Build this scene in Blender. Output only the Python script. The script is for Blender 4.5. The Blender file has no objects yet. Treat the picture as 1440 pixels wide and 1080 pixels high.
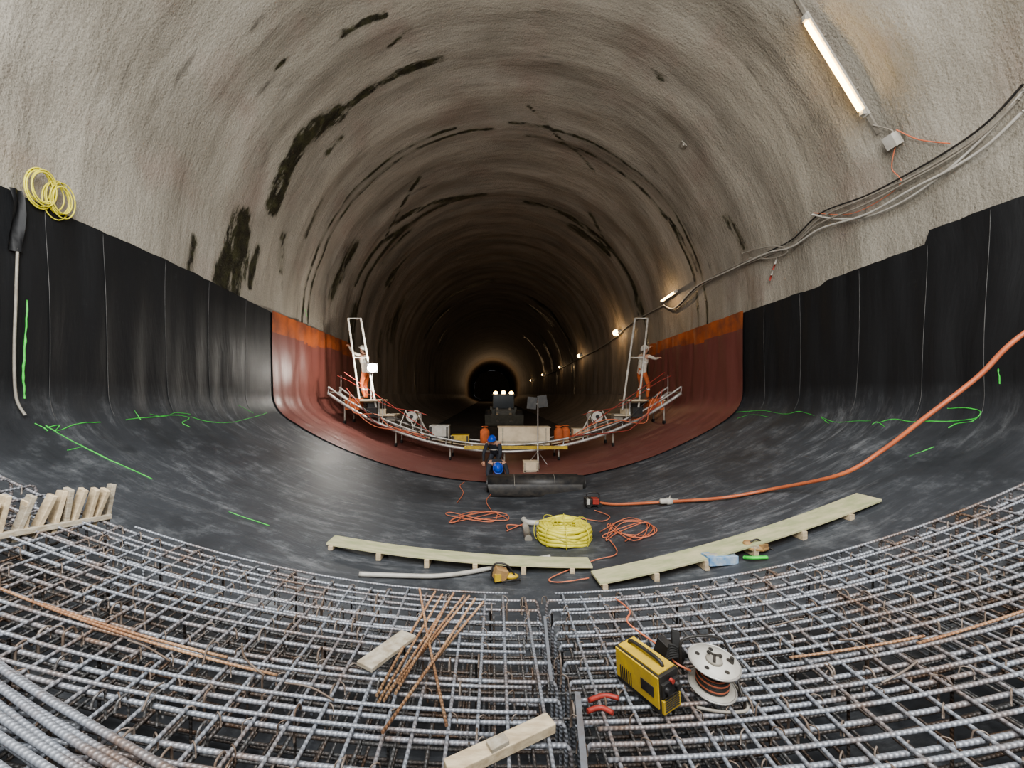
import bpy, math, random
from mathutils import Vector, Matrix, noise
random.seed(7)
V=Vector
F=541.0; CAM=V((-0.43,0,2.3)); VX,VY=690.0,555.0
R=6.0; ZC=4.4; RI=10.5
sc=bpy.context.scene
# ---------------------------------------------------------------- tunnel profile
tab=[]
def _build():
    pts=[]
    for i in range(200):
        x=5.2*i/200; pts.append((x,RI-math.sqrt(RI*RI-x*x)))
    a=V((5.2,RI-math.sqrt(RI*RI-5.2**2))); d=V((5.98,2.35)); b=a+V((.5,.285)); c=d+V((-.01,-.45))
    for i in range(60):
        t=i/60; p=a*(1-t)**3+b*3*t*(1-t)**2+c*3*t*t*(1-t)+d*t**3; pts.append((p.x,p.y))
    for i in range(60):
        t=i/60; pts.append((5.98+.02*t,2.35+2.05*t))
    for i in range(301):
        an=math.pi/2*i/300; pts.append((R*math.cos(an),ZC+R*math.sin(an)))
    s=0; tab.append((0,)+pts[0])
    for i in range(1,len(pts)):
        s+=math.hypot(pts[i][0]-pts[i-1][0],pts[i][1]-pts[i-1][1]); tab.append((s,)+pts[i])
_build()
S_MAX=tab[-1][0]; S_COR=tab[200][0]; S_WB=tab[260][0]; S_SP=tab[320][0]
import bisect
SK=[t[0] for t in tab]; ZK=[t[2] for t in tab]
def half(s):
    s=min(max(s,0),S_MAX-1e-6); i=min(bisect.bisect_right(SK,s)-1,len(tab)-2)
    a,b=tab[i],tab[i+1]; t=(s-a[0])/(b[0]-a[0]); tx=(b[1]-a[1])/(b[0]-a[0]); tz=(b[2]-a[2])/(b[0]-a[0])
    return a[1]+(b[1]-a[1])*t,a[2]+(b[2]-a[2])*t,tx,tz
def shell(s,Y,off=0.0):
    x,z,tx,tz=half(abs(s)); sg=1 if s>=0 else -1
    return V((sg*(x-tz*off),Y,z+tx*off))
def s_from_z(z):
    i=min(max(bisect.bisect_right(ZK,z)-1,0),len(tab)-2); a,b=tab[i],tab[i+1]
    t=(z-a[2])/(b[2]-a[2]); return a[0]+(b[0]-a[0])*t, a[1]+(b[1]-a[1])*t
def floor_z(x): x=abs(x); return RI-math.sqrt(RI*RI-x*x)
def sight(px,py):
    """survey reading -> (s,Y) where that bearing meets the tunnel lining"""
    dx,dz=(px-VX)/F,-(py-VY)/F; Y=0.3
    while Y<160:
        x=CAM.x+dx*Y; z=CAM.z+dz*Y
        if z<=0 or z>=R+ZC or abs(x)>=s_from_z(z)[1]: break
        Y+=.01
    z=min(max(z,0.001),R+ZC-.001)
    return (s_from_z(z)[0]*(1 if x>=0 else -1),Y)
def lin(px,py,off=0.1):
    s,Y=sight(px,py); return shell(s,Y,off)
def at(px,py,Y): return V((CAM.x+(px-VX)/F*Y,Y,CAM.z-(py-VY)/F*Y))
# rebar mat surface
def mz(X,b=.70): return b+9.3-math.sqrt(9.3**2-(X+.15)**2)
def onmat(px,py,h=0.02):
    Y=.5
    while Y<8:
        p=at(px,py,Y)
        if p.z<=mz(p.x)+h: break
        Y+=.005
    return p
# ---------------------------------------------------------------- materials
def nd(nt,t,**k):
    n=nt.nodes.new(t)
    for a,b in k.items():
        if a.startswith('i_'): n.inputs[a[2:].replace('_',' ')].default_value=b
        else: setattr(n,a,b)
    return n
def c4(c): return (c[0],c[1],c[2],1)
def ramp(nt,fac,p0,p1,c0=(0,0,0),c1=(1,1,1)):
    r=nt.nodes.new('ShaderNodeValToRGB'); r.color_ramp.elements[0].position=p0; r.color_ramp.elements[1].position=p1
    r.color_ramp.elements[0].color=c4(c0); r.color_ramp.elements[1].color=c4(c1); nt.links.new(fac,r.inputs[0]); return r.outputs[0]
def noi(nt,vec,scale,detail=4,rough=.5,map_scale=None):
    if map_scale:
        m=nd(nt,'ShaderNodeMapping'); m.inputs['Scale'].default_value=map_scale; nt.links.new(vec,m.inputs[0]); vec=m.outputs[0]
    n=nd(nt,'ShaderNodeTexNoise'); n.inputs['Scale'].default_value=scale; n.inputs['Detail'].default_value=detail; n.inputs['Roughness'].default_value=rough
    nt.links.new(vec,n.inputs['Vector']); return n.outputs['Fac']
def mix(nt,fac,a,b):
    m=nt.nodes.new('ShaderNodeMix'); m.data_type='RGBA'
    for s,v in ((m.inputs[0],fac),(m.inputs[6],a),(m.inputs[7],b)):
        if isinstance(v,bpy.types.NodeSocket): nt.links.new(v,s)
        elif isinstance(v,(int,float)): s.default_value=v
        else: s.default_value=c4(v)
    return m.outputs[2]
def mth(nt,op,a,b=0.0):
    m=nd(nt,'ShaderNodeMath',operation=op)
    for s,v in ((m.inputs[0],a),(m.inputs[1],b)):
        if isinstance(v,bpy.types.NodeSocket): nt.links.new(v,s)
        else: s.default_value=v
    return m.outputs[0]
def bumpn(nt,h,strength,dist,prev=None):
    b=nd(nt,'ShaderNodeBump'); b.inputs['Strength'].default_value=strength; b.inputs['Distance'].default_value=dist
    nt.links.new(h,b.inputs['Height'])
    if prev: nt.links.new(prev,b.inputs['Normal'])
    return b.outputs[0]
def newmat(name):
    m=bpy.data.materials.new(name); m.use_nodes=True; nt=m.node_tree; return m,nt,nt.nodes['Principled BSDF']
def pm(name,c1,c2=None,scale=6,rough=.6,metal=0,bump=.15,bs=40,emit=None,es=0,ms=None,spec=.5):
    m,nt,b=newmat(name); tc=nd(nt,'ShaderNodeTexCoord').outputs['Object']
    if c2 is None: c2=tuple(x*.7 for x in c1)
    f=noi(nt,tc,scale,5,.6,ms); nt.links.new(mix(nt,ramp(nt,f,.35,.65),c1,c2),b.inputs['Base Color'])
    b.inputs['Roughness'].default_value=rough; b.inputs['Metallic'].default_value=metal; b.inputs['Specular IOR Level'].default_value=spec
    if bump: nt.links.new(bumpn(nt,noi(nt,tc,bs,3,.5,ms),bump,.01),b.inputs['Normal'])
    if emit: b.inputs['Emission Color'].default_value=c4(emit); b.inputs['Emission Strength'].default_value=es
    return m
def shotcrete():
    m,nt,b=newmat('shotcrete'); tc=nd(nt,'ShaderNodeTexCoord'); uv=tc.outputs['UV']; ob=tc.outputs['Object']
    big=noi(nt,ob,.45,6,.6); band=noi(nt,uv,1,6,.6,(.22,1.1,1)); 
    c=mix(nt,ramp(nt,band,.33,.70),(.43,.405,.35),(.24,.22,.185))
    c=mix(nt,mth(nt,'MULTIPLY',ramp(nt,big,.45,.72),.6),c,(.54,.515,.46))
    pk=noi(nt,ob,.7,4,.55); c=mix(nt,mth(nt,'MULTIPLY',ramp(nt,pk,.52,.72),.45),c,(.30,.215,.185))
    # browner lining further up the drive, with light fall-off darkened into its colour
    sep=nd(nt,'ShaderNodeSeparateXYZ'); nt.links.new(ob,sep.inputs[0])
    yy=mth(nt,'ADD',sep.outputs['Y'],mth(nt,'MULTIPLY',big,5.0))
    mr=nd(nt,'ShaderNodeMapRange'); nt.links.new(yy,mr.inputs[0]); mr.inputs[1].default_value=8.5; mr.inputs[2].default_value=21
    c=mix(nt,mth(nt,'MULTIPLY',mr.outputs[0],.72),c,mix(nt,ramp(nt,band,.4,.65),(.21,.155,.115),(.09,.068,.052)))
    st=noi(nt,uv,1,7,.65,(.5,3.6,1)); gate=noi(nt,uv,1,3,.5,(.35,.5,1))
    dk=mth(nt,'MULTIPLY',ramp(nt,st,.59,.69),ramp(nt,gate,.48,.60))
    c=mix(nt,mth(nt,'MULTIPLY',dk,.75),c,(.055,.047,.04))
    lt=noi(nt,uv,1,6,.65,(.8,2.8,4)); c=mix(nt,mth(nt,'MULTIPLY',ramp(nt,lt,.62,.74),.3),c,(.55,.53,.49))
    at_=nd(nt,'ShaderNodeAttribute',attribute_name='wet').outputs['Fac']
    wn=noi(nt,uv,1,8,.72,(1.2,4.0,1))
    w=mth(nt,'MULTIPLY',at_,mth(nt,'ADD',mth(nt,'MULTIPLY',wn,4.2),-1.45))
    wf=ramp(nt,w,.28,.52)
    halo=ramp(nt,mth(nt,'MULTIPLY',at_,mth(nt,'ADD',wn,.2)),.12,.6)
    c=mix(nt,mth(nt,'MULTIPLY',halo,.5),c,(.12,.115,.075))
    wc=mix(nt,ramp(nt,noi(nt,ob,5,3),.4,.7),(.018,.017,.012),(.06,.062,.03))
    c=mix(nt,wf,c,wc)
    gr=noi(nt,ob,55,3,.6); c=mix(nt,mth(nt,'MULTIPLY',ramp(nt,gr,.35,.6,(1,1,1),(0,0,0)),.28),c,(.10,.095,.08))
    nt.links.new(c,b.inputs['Base Color'])
    nt.links.new(ramp(nt,wf,0,1,(.65,)*3,(.3,)*3),b.inputs['Roughness'])
    n1=bumpn(nt,noi(nt,uv,1,5,.55,(.5,2.2,1)),.5,.12); n2=bumpn(nt,noi(nt,ob,26,3,.6),.7,.02,n1); n3=bumpn(nt,gr,.4,.008,n2)
    nt.links.new(n3,b.inputs['Normal']); return m
def membrane(name,c0,cf,dust,dustc,rough):
    m,nt,b=newmat(name); tc=nd(nt,'ShaderNodeTexCoord'); uv=tc.outputs['UV']; ob=tc.outputs['Object']
    sep=nd(nt,'ShaderNodeSeparateXYZ'); nt.links.new(ob,sep.inputs[0]); z=sep.outputs['Z']
    low=nd(nt,'ShaderNodeMapRange'); nt.links.new(z,low.inputs[0]); low.inputs[1].default_value=2.5; low.inputs[2].default_value=1.5; low=low.outputs[0]
    wrp=nd(nt,'ShaderNodeTexNoise'); wrp.inputs['Scale'].default_value=.5; nt.links.new(uv,wrp.inputs['Vector'])
    vm=nd(nt,'ShaderNodeVectorMath',operation='MULTIPLY_ADD'); nt.links.new(wrp.outputs['Color'],vm.inputs[0]); vm.inputs[1].default_value=(.5,.5,0); nt.links.new(uv,vm.inputs[2]); uw=vm.outputs[0]
    cr=noi(nt,uw,1,10,.78,(1.0,6.5,1)); ln=noi(nt,uw,1,8,.7,(6,.9,1)); pt=noi(nt,ob,.55,6,.65); pt2=noi(nt,ob,2.2,9,.78)
    f=mth(nt,'MULTIPLY',ramp(nt,cr,.50,.68),ramp(nt,pt,.42,.62))
    f=mth(nt,'ADD',f,mth(nt,'MULTIPLY',ramp(nt,pt2,.52,.72),.5))
    f=mth(nt,'ADD',mth(nt,'MULTIPLY',f,low),mth(nt,'MULTIPLY',mth(nt,'MULTIPLY',ramp(nt,cr,.56,.72),ramp(nt,ln,.5,.62)),.12))
    base=mix(nt,mth(nt,'MULTIPLY',low,ramp(nt,pt,.15,.5)),c0,cf)
    fac=mth(nt,'MULTIPLY',f,dust); fac.node.use_clamp=True
    nt.links.new(mix(nt,fac,base,dustc),b.inputs['Base Color'])
    nt.links.new(ramp(nt,pt,.3,.7,(rough,)*3,(rough+.18,)*3),b.inputs['Roughness'])
    n1=bumpn(nt,noi(nt,uw,1,5,.55,(.5,4,1)),.35,.05); n2=bumpn(nt,noi(nt,uv,1,4,.5,(3.0,.8,1)),.2,.03,n1)
    nt.links.new(n2,b.inputs['Normal']); return m
def rebarmat(name,steel,rust,p0,p1,metal=.35):
    m,nt,b=newmat(name); tc=nd(nt,'ShaderNodeTexCoord'); ob=tc.outputs['Object']; uv=tc.outputs['UV']
    n=noi(nt,ob,2.5,6,.7); fac=ramp(nt,n,p0,p1); c=mix(nt,fac,steel,rust)
    wv=nd(nt,'ShaderNodeTexWave',wave_type='BANDS',bands_direction='DIAGONAL'); 
    mp=nd(nt,'ShaderNodeMapping'); mp.inputs['Scale'].default_value=(26,.6,1); nt.links.new(uv,mp.inputs[0]); nt.links.new(mp.outputs[0],wv.inputs['Vector'])
    wv.inputs['Scale'].default_value=1
    c=mix(nt,mth(nt,'MULTIPLY',ramp(nt,wv.outputs['Fac'],.2,.8,(1,1,1),(0,0,0)),.32),c,(.05,.05,.055))
    nt.links.new(c,b.inputs['Base Color']); b.inputs['Metallic'].default_value=metal; b.inputs['Roughness'].default_value=.42
    nt.links.new(bumpn(nt,wv.outputs['Fac'],.6,.004),b.inputs['Normal']); return m
M={}
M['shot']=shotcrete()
M['blk']=membrane('black_membrane',(.011,.012,.014),(.062,.068,.078),.60,(.36,.38,.40),.47)
M['red']=membrane('red_membrane',(.175,.062,.052),(.19,.075,.065),.35,(.32,.22,.19),.36)
M['org']=pm('orange_edge',(.44,.12,.04),(.20,.065,.035),2.2,.5)
M['bar']=rebarmat('rebar_steel',(.35,.375,.42),(.25,.17,.125),.47,.68)
M['bar2']=rebarmat('rebar_lower',(.15,.15,.15),(.14,.09,.06),.45,.62,.3)
M['rust']=rebarmat('rusty_rod',(.50,.32,.19),(.34,.18,.10),.4,.6,.1)
M['tie']=pm('tie_wire',(.14,.10,.075),(.28,.24,.21),9,.6,.3)
M['wood']=pm('timber',(.66,.56,.40),(.46,.37,.25),5,.75,ms=(2,8,8))
M['ply']=pm('green_plywood',(.60,.56,.37),(.40,.43,.25),2.2,.7,ms=(1.5,5,5))
M['oldwood']=pm('weathered_board',(.50,.46,.38),(.32,.27,.2),6,.8,ms=(3,3,10))
M['alu']=pm('aluminium',(.55,.55,.53),(.34,.32,.30),6,.4,.4)
M['steelw']=pm('white_paint',(.60,.58,.53),(.38,.36,.32),6,.5)
M['cream']=pm('cream_crate',(.68,.58,.43),(.55,.46,.33),4,.6)
M['yel']=pm('yellow_plastic',(.80,.74,.12),(.60,.54,.08),9,.4)
M['ylw']=pm('yellow_paint',(.66,.46,.05),(.44,.31,.06),9,.5)
M['orgh']=pm('orange_hose',(.60,.19,.09),(.48,.14,.07),5,.45)
M['orgc']=pm('orange_cable',(.70,.24,.13),(.55,.16,.09),5,.5)
M['gry']=pm('grey_plastic',(.34,.32,.28),(.24,.22,.19),6,.5)
M['seam']=pm('seam_grey',(.13,.13,.13),(.06,.06,.06),6,.5)
M['lgry']=pm('light_grey',(.55,.54,.50),(.42,.40,.36),6,.45)
M['dk']=pm('black_plastic',(.02,.02,.022),(.05,.045,.04),8,.45)
M['rub']=pm('rubber',(.018,.018,.018),(.03,.03,.03),8,.8)
M['redp']=pm('red_paint',(.40,.06,.045),(.26,.04,.03),5,.5)
M['grn']=pm('green_spray',(.12,.75,.12),(.06,.42,.07),8,.6,bump=0)
M['blu']=pm('blue_helmet',(.02,.09,.55),(.02,.08,.45),5,.35)
M['bluc']=pm('dark_workwear',(.04,.045,.06),(.025,.03,.04),5,.85)
M['whc']=pm('white_cloth',(.62,.58,.50),(.45,.40,.34),5,.85)
M['orc']=pm('orange_workwear',(.58,.15,.05),(.34,.10,.04),5,.8)
M['refl']=pm('reflective_strip',(.75,.75,.7),(.7,.7,.65),5,.35)
M['skin']=pm('skin',(.52,.30,.21),(.46,.26,.18),5,.6)
M['boot']=pm('boots',(.03,.025,.02),(.05,.04,.03),5,.7)
M['grav']=pm('gravel_road',(.06,.05,.043),(.035,.03,.025),2.5,.9,bump=.8,bs=12)
M['tan']=pm('tan_bag',(.50,.32,.14),(.32,.2,.1),12,.7)
M['box']=pm('blue_white_box',(.55,.62,.68),(.12,.32,.60),9,.5)
M['tube']=pm('lamp_tube',(1,.8,.5),rough=.5,emit=(1,.66,.24),es=16,bump=0)
M['bulb']=pm('flood_bulb',(1,1,1),rough=.5,emit=(1,.97,.9),es=150,bump=0)
M['head']=pm('warm_bulb',(1,.8,.5),rough=.5,emit=(1,.62,.22),es=16,bump=0)
M['mach']=pm('machine_paint',(.10,.095,.075),(.06,.057,.045),5,.5)
M['glass']=pm('cab_glass',(.04,.05,.06),(.03,.04,.05),5,.15)
# ---------------------------------------------------------------- mesh builder
class MB:
    def __init__(s): s.v=[];s.f=[];s.m=[];s.uv=[];s.s=[];s.ml=[]
    def mi(s,k):
        if k not in s.ml: s.ml.append(k)
        return s.ml.index(k)
    def add(s,vs,fs,k,sm=True,uvs=None):
        o=len(s.v); s.v+= [tuple(v) for v in vs]; i=s.mi(k)
        for n,f in enumerate(fs):
            s.f.append([o+a for a in f]); s.m.append(i); s.s.append(sm)
            s.uv+= uvs[n] if uvs else [(0,0)]*len(f)
    def box(s,c,sz,k,rot=None):
        c=V(c); vs=[]
        for z in(-.5,.5):
            for y in(-.5,.5):
                for x in(-.5,.5):
                    p=V((x*sz[0],y*sz[1],z*sz[2])); 
                    if rot: p=rot@p
                    vs.append(c+p)
        s.add(vs,[(0,2,3,1),(4,5,7,6),(0,1,5,4),(2,6,7,3),(0,4,6,2),(1,3,7,5)],k,False)
    def tube(s,pts,r,k,n=8,closed=False,cap=True,sm=True):
        pts=[V(p) for p in pts]; N=len(pts); rs=r if isinstance(r,(list,tuple)) else [r]*N
        vs=[];L=0;Ls=[];up=None;tp=None
        for i,p in enumerate(pts):
            a=pts[i-1] if (i>0 or closed) else p; b=pts[(i+1)%N] if (i<N-1 or closed) else p
            t=b-a
            if t.length<1e-9: t=tp or V((0,0,1))
            t.normalize(); tp=t
            if up is None:
                up=V((0,0,1)) if abs(t.z)<.9 else V((1,0,0))
            up=up-t*up.dot(t)
            if up.length<1e-6: up=t.orthogonal()
            up.normalize(); sd=t.cross(up)
            if i: L+=(p-pts[i-1]).length
            Ls.append(L)
            for j in range(n):
                an=2*math.pi*j/n; vs.append(p+(up*math.cos(an)+sd*math.sin(an))*rs[i])
        fs=[];uv=[]
        for i in range(N if closed else N-1):
            i2=(i+1)%N; l2=Ls[i2] if i2 else L
            for j in range(n):
                j2=(j+1)%n; fs.append((i*n+j,i2*n+j,i2*n+j2,i*n+j2)); uv.append([(Ls[i],j/n),(l2,j/n),(l2,(j+1)/n),(Ls[i],(j+1)/n)])
        s.add(vs,fs,k,sm,uv)
        if cap and not closed:
            o=len(s.v)-len(vs)
            for ring in (list(range(n))[::-1],list(range((N-1)*n,N*n))):
                s.f.append([o+a for a in ring]); s.m.append(s.mi(k)); s.s.append(False); s.uv+=[(0,0)]*n
    def sph(s,c,r,k,rot=None,nu=14,nv=9,v0=0,v1=1):
        if isinstance(r,(int,float)): r=(r,r,r)
        c=V(c); vs=[];fs=[]
        for i in range(nv+1):
            a=math.pi*(v0+(v1-v0)*i/nv)
            for j in range(nu):
                b=2*math.pi*j/nu; p=V((math.sin(a)*math.cos(b)*r[0],math.sin(a)*math.sin(b)*r[1],math.cos(a)*r[2]))
                vs.append(c+(rot@p if rot else p))
        for i in range(nv):
            for j in range(nu): fs.append((i*nu+j,(i+1)*nu+j,(i+1)*nu+(j+1)%nu,i*nu+(j+1)%nu))
        s.add(vs,fs,k)
    def board(s,a,b,w,t,k,side=None):
        a,b=V(a),V(b); x=(b-a).normalized(); up=V((0,0,1)); y=side.normalized() if side else up.cross(x).normalized(); z=x.cross(y).normalized(); y=z.cross(x)
        rot=Matrix((x,y,z)).transposed(); s.box((a+b)/2,((b-a).length,w,t),k,rot)
    def xf(s,Mx): s.v=[tuple(Mx@V(v)) for v in s.v]; return s
    def build(s,name,bevel=0,seg=2):
        me=bpy.data.meshes.new(name); me.from_pydata(s.v,[],s.f)
        for k in s.ml: me.materials.append(M[k])
        me.polygons.foreach_set('material_index',s.m); me.polygons.foreach_set('use_smooth',s.s)
        u=me.uv_layers.new(name='UVMap'); u.data.foreach_set('uv',[c for t in s.uv for c in t])
        me.update(); o=bpy.data.objects.new(name,me); sc.collection.objects.link(o)
        if bevel:
            b=o.modifiers.new('bev','BEVEL'); b.width=bevel; b.segments=seg; b.limit_method='ANGLE'; b.angle_limit=math.radians(50)
        return o
def smooth(pts,n=8,closed=False):
    pts=[V(p) for p in pts]; N=len(pts); out=[]
    for i in range(N if closed else N-1):
        g=lambda q: pts[q%N] if closed else pts[min(max(q,0),N-1)]
        a,b,c,d=g(i-1),g(i),g(i+1),g(i+2)
        for j in range(n):
            t=j/n; out.append(.5*((2*b)+(c-a)*t+(2*a-5*b+4*c-d)*t*t+(3*b-a-3*c+d)*t**3))
    if not closed: out.append(pts[-1])
    return out
def rz(a): return Matrix.Rotation(math.radians(a),3,'Z')
# ---------------------------------------------------------------- shell
def unw(s): return s if s>-S_WB+.001 else 2*S_MAX+s
def disp(s,Y):
    r=.018*math.sin(2*math.pi*Y/1.25+1.6*noise.noise((s*.4,Y*.3,3)))
    return r+.055*noise.noise((s*.35,Y*.8,0))+.03*noise.noise((s*1.0,Y*1.6,5))
stains=[]
def stain(pxs,w,st=1.0): stains.append(([sight(*p) for p in pxs],w,st))
stain([(312,400),(322,360),(340,308)],.26,1.6)
stain([(332,405),(342,370),(345,330)],.20,1.4)
stain([(352,400),(362,350)],.12,1.2)
stain([(383,290),(398,240),(425,195),(455,172),(475,162)],.22,1.5)
stain([(475,162),(520,128),(560,103),(620,84)],.10,1.15)
stain([(480,48),(510,32),(540,20)],.08,.9)
stain([(545,70),(578,38)],.05,.9)
stain([(385,100),(405,85)],.05,.8)
stain([(270,380),(275,340)],.18,.65)
stain([(555,315),(600,290),(640,278),(680,272),(740,285)],.16,1.05)
stain([(500,400),(530,350),(570,318)],.15,.95)
stain([(920,100),(932,112)],.09,.8)
stain([(1022,305),(1045,350)],.16,.8)
stain([(930,300),(980,380)],.14,.7)
stain([(745,150),(800,205),(835,240)],.07,.85)
stain([(395,380),(400,330)],.15,.7)
stain([(620,430),(690,395),(760,430)],.4,.9)
stain([(545,330),(590,250)],.10,.8)
stain([(690,180),(740,190)],.08,.8); stain([(830,300),(850,340)],.12,.8); stain([(880,380),(900,440)],.2,.8)
stain([(460,215),(480,195)],.12,.8); stain([(560,215),(640,180),(720,172)],.07,.85); stain([(430,330),(450,280)],.12,.8)
for i in range(30):
    Y0=random.uniform(12,50); a=random.uniform(9,16)*random.choice((-1,1)); L=random.uniform(.8,.97); stains.append(([(a,Y0),(a*(1+L)/2,Y0+random.uniform(-.2,.2)),(a*L,Y0+random.uniform(-.4,.4))],random.uniform(.12,.4)*(1 if Y0<25 else 1.8),random.uniform(.7,1.1)))
def wet(s,Y):
    w=0
    for pts,wd,st in stains:
        for i in range(len(pts)-1):
            (a,b),(c,d)=pts[i],pts[i+1]
            if Y<min(b,d)-3*wd or Y>max(b,d)+3*wd: continue
            dx,dy=c-a,d-b; L=dx*dx+dy*dy+1e-9; t=min(1,max(0,((s-a)*dx+(Y-b)*dy)/L))
            q=math.hypot(s-a-dx*t,(Y-b-dy*t)*1.0)/wd
            w=max(w,st*math.exp(-q*q))
    return w
def grid(name,sf,ts,Ys,mf,off,df=None,wetf=False,mats=(),uvf=lambda s:s):
    nT=len(ts); vs=[];uvv=[];wv=[]
    for Y in Ys:
        for t in ts:
            s=sf(t,Y); o=off+(df(s,Y) if df else 0); vs.append(tuple(shell(s,Y,o))); uvv.append((uvf(s),Y))
            if wetf: wv.append(wet(s,Y))
    fs=[];mi=[];uv=[]
    for i in range(len(Ys)-1):
        for j in range(nT-1):
            f=(i*nT+j,i*nT+j+1,(i+1)*nT+j+1,(i+1)*nT+j); fs.append(f); mi.append(mf(vs[f[0]],vs[f[2]]))
            for q in f: uv+=uvv[q]
    me=bpy.data.meshes.new(name); me.from_pydata(vs,[],fs)
    for k in mats: me.materials.append(M[k])
    me.polygons.foreach_set('material_index',mi); me.polygons.foreach_set('use_smooth',[True]*len(fs))
    u=me.uv_layers.new(name='UVMap'); u.data.foreach_set('uv',uv)
    if wetf:
        at_=me.attributes.new('wet','FLOAT','POINT'); at_.data.foreach_set('value',wv)
    o=bpy.data.objects.new(name,me); sc.collection.objects.link(o); return o
def ar(a,b,st):
    n=max(1,int(round((b-a)/st))); return [a+(b-a)*i/n for i in range(n+1)]
YS=ar(-4,3,.2)+ar(3,16,.08)[1:]+ar(16,40,.25)[1:]+ar(40,130,1.2)[1:]
idf=lambda t,Y:t; m0=lambda a,b:0
dd=lambda s,Y: disp(unw(s),Y)
ceil_pts=ar(S_SP,S_MAX,.1)
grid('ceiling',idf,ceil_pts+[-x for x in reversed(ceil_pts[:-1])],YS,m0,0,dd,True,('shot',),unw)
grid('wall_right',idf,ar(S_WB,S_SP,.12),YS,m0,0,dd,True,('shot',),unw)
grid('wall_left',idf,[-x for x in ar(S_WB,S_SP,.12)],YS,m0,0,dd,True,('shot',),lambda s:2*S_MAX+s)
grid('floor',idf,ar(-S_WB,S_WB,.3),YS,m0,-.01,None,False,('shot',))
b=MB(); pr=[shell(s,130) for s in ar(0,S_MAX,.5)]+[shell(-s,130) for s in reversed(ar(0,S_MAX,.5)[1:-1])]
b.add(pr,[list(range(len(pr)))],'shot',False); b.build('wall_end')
b=MB(); xs=ar(-3.4,3.4,.4); ys=ar(17.5,129,1.5)
vs=[(x,y,.62+.05*noise.noise((x,y*.5,1))-(.6 if y<18 else 0)) for y in ys for x in xs]
b.add(vs,[(i*len(xs)+j,i*len(xs)+j+1,(i+1)*len(xs)+j+1,(i+1)*len(xs)+j) for i in range(len(ys)-1) for j in range(len(xs)-1)],'grav'); b.build('gravel_roadway')
# ---------------------------------------------------------------- membranes
def interp(L,x):
    if x<=L[0][0]: return L[0][1]
    for (a,b_),(c,d) in zip(L,L[1:]):
        if x<=c: return b_+(d-b_)*(x-a)/(c-a)
    return L[-1][1]
LT=[(-3,4.7),(4.4,4.64),(6.85,4.57),(9.7,4.36)]; RT=[(-3,4.7),(4.64,4.68),(5.58,4.68),(5.62,4.50),(7.3,4.46),(7.34,4.40),(9.7,4.36)]
def top(side,Y):
    z=interp(LT if side<0 else RT,Y)+.02*noise.noise((Y*2.3,side*4,0))+.012*noise.noise((Y*7,side*4,0))
    return s_from_z(z)[0]
def msf(t,Y): return t*top(t,Y)
def mwr(s,Y):
    w=.028*noise.noise((s*.45,Y*3,9))+.012*noise.noise((s*.9,Y*6,2)) if abs(s)>S_COR else .008*noise.noise((s*.7,Y*1.5,9))
    return w*min(1,(abs(s)*.3+.3))
grid('black_waterproofing_membrane',msf,ar(-1,1,.0085),ar(-3,9.7,.07),m0,.08,mwr,False,('blk',))
def rsf(t,Y): return t*s_from_z(4.40-.02*(Y-9.6)+.03*noise.noise((Y*3,t,2)))[0]
grid('red_waterproofing_membrane',rsf,ar(-1,1,.0085),ar(9.62,15.4,.08),lambda a,c:1 if a[2]>3.88+.05*math.sin(a[1]*2) else 0,.11,lambda s,Y:mwr(s,Y)*1.6,False,('red','org'))
b=MB()
for side,L in ((-1,(4.75,5.47,6.5,7.5,8.6)),(1,(4.9,5.62,6.65,7.9,8.9))):
    for Y in L:
        pts=[]
        for s in ar(S_COR+.9,top(side,Y)-.03,.12):
            y=Y+.03*math.sin(s*1.3+Y); pts.append(shell(side*s,y,.083+mwr(side*s,y)))
        b.tube(pts,.0035,'seam',5)
b.build('membrane_weld_seams')
b=MB()
def mark(pxs,r=.014):
    P=smooth([V((p[0],p[1],0)) for p in pxs],6)
    pts=[]
    for p in P:
        s,Y=sight(p.x,p.y); pts.append(shell(s,Y,.083+mwr(s,Y)))
    b.tube(pts,[r*.62*random.uniform(.5,1.2) for _ in pts],'grn',5)
mark([(27,422),(24,480),(22,530),(25,562)],.020)
mark([(1415,518),(1417,540)],.013)
mark([(55,603),(100,630),(150,655),(210,682)],.013)
mark([(58,607),(75,603),(72,612),(100,602),(135,598)],.012)
mark([(170,595),(235,588),(260,592),(250,600),(262,606)],.013); mark([(262,590),(300,600),(330,596),(360,588),(372,583)],.012)
mark([(205,585),(225,590),(240,584),(262,586)],.010)
mark([(318,728),(345,738),(375,748)],.010)
mark([(1040,583),(1075,580),(1110,586),(1130,582),(1150,588)],.012); mark([(1170,600),(1160,590),(1180,598),(1230,596)],.012)
mark([(1240,600),(1265,594),(1290,598),(1330,597),(1370,594),(1385,590)],.013); mark([(1340,577),(1365,576),(1388,582),(1375,596),(1352,600),(1340,606)],.014)
mark([(425,435),(428,445)],.012); mark([(1283,648),(1318,634)],.010); mark([(40,600),(52,606),(60,612)],.012)
mark([(1250,606),(1240,598),(1232,602)],.011); mark([(90,640),(110,636)],.010); mark([(330,572),(352,584)],.010); mark([(1085,590),(1060,586),(1040,592)],.009); mark([(180,580),(190,596)],.010)
b.build('green_survey_marking')
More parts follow.
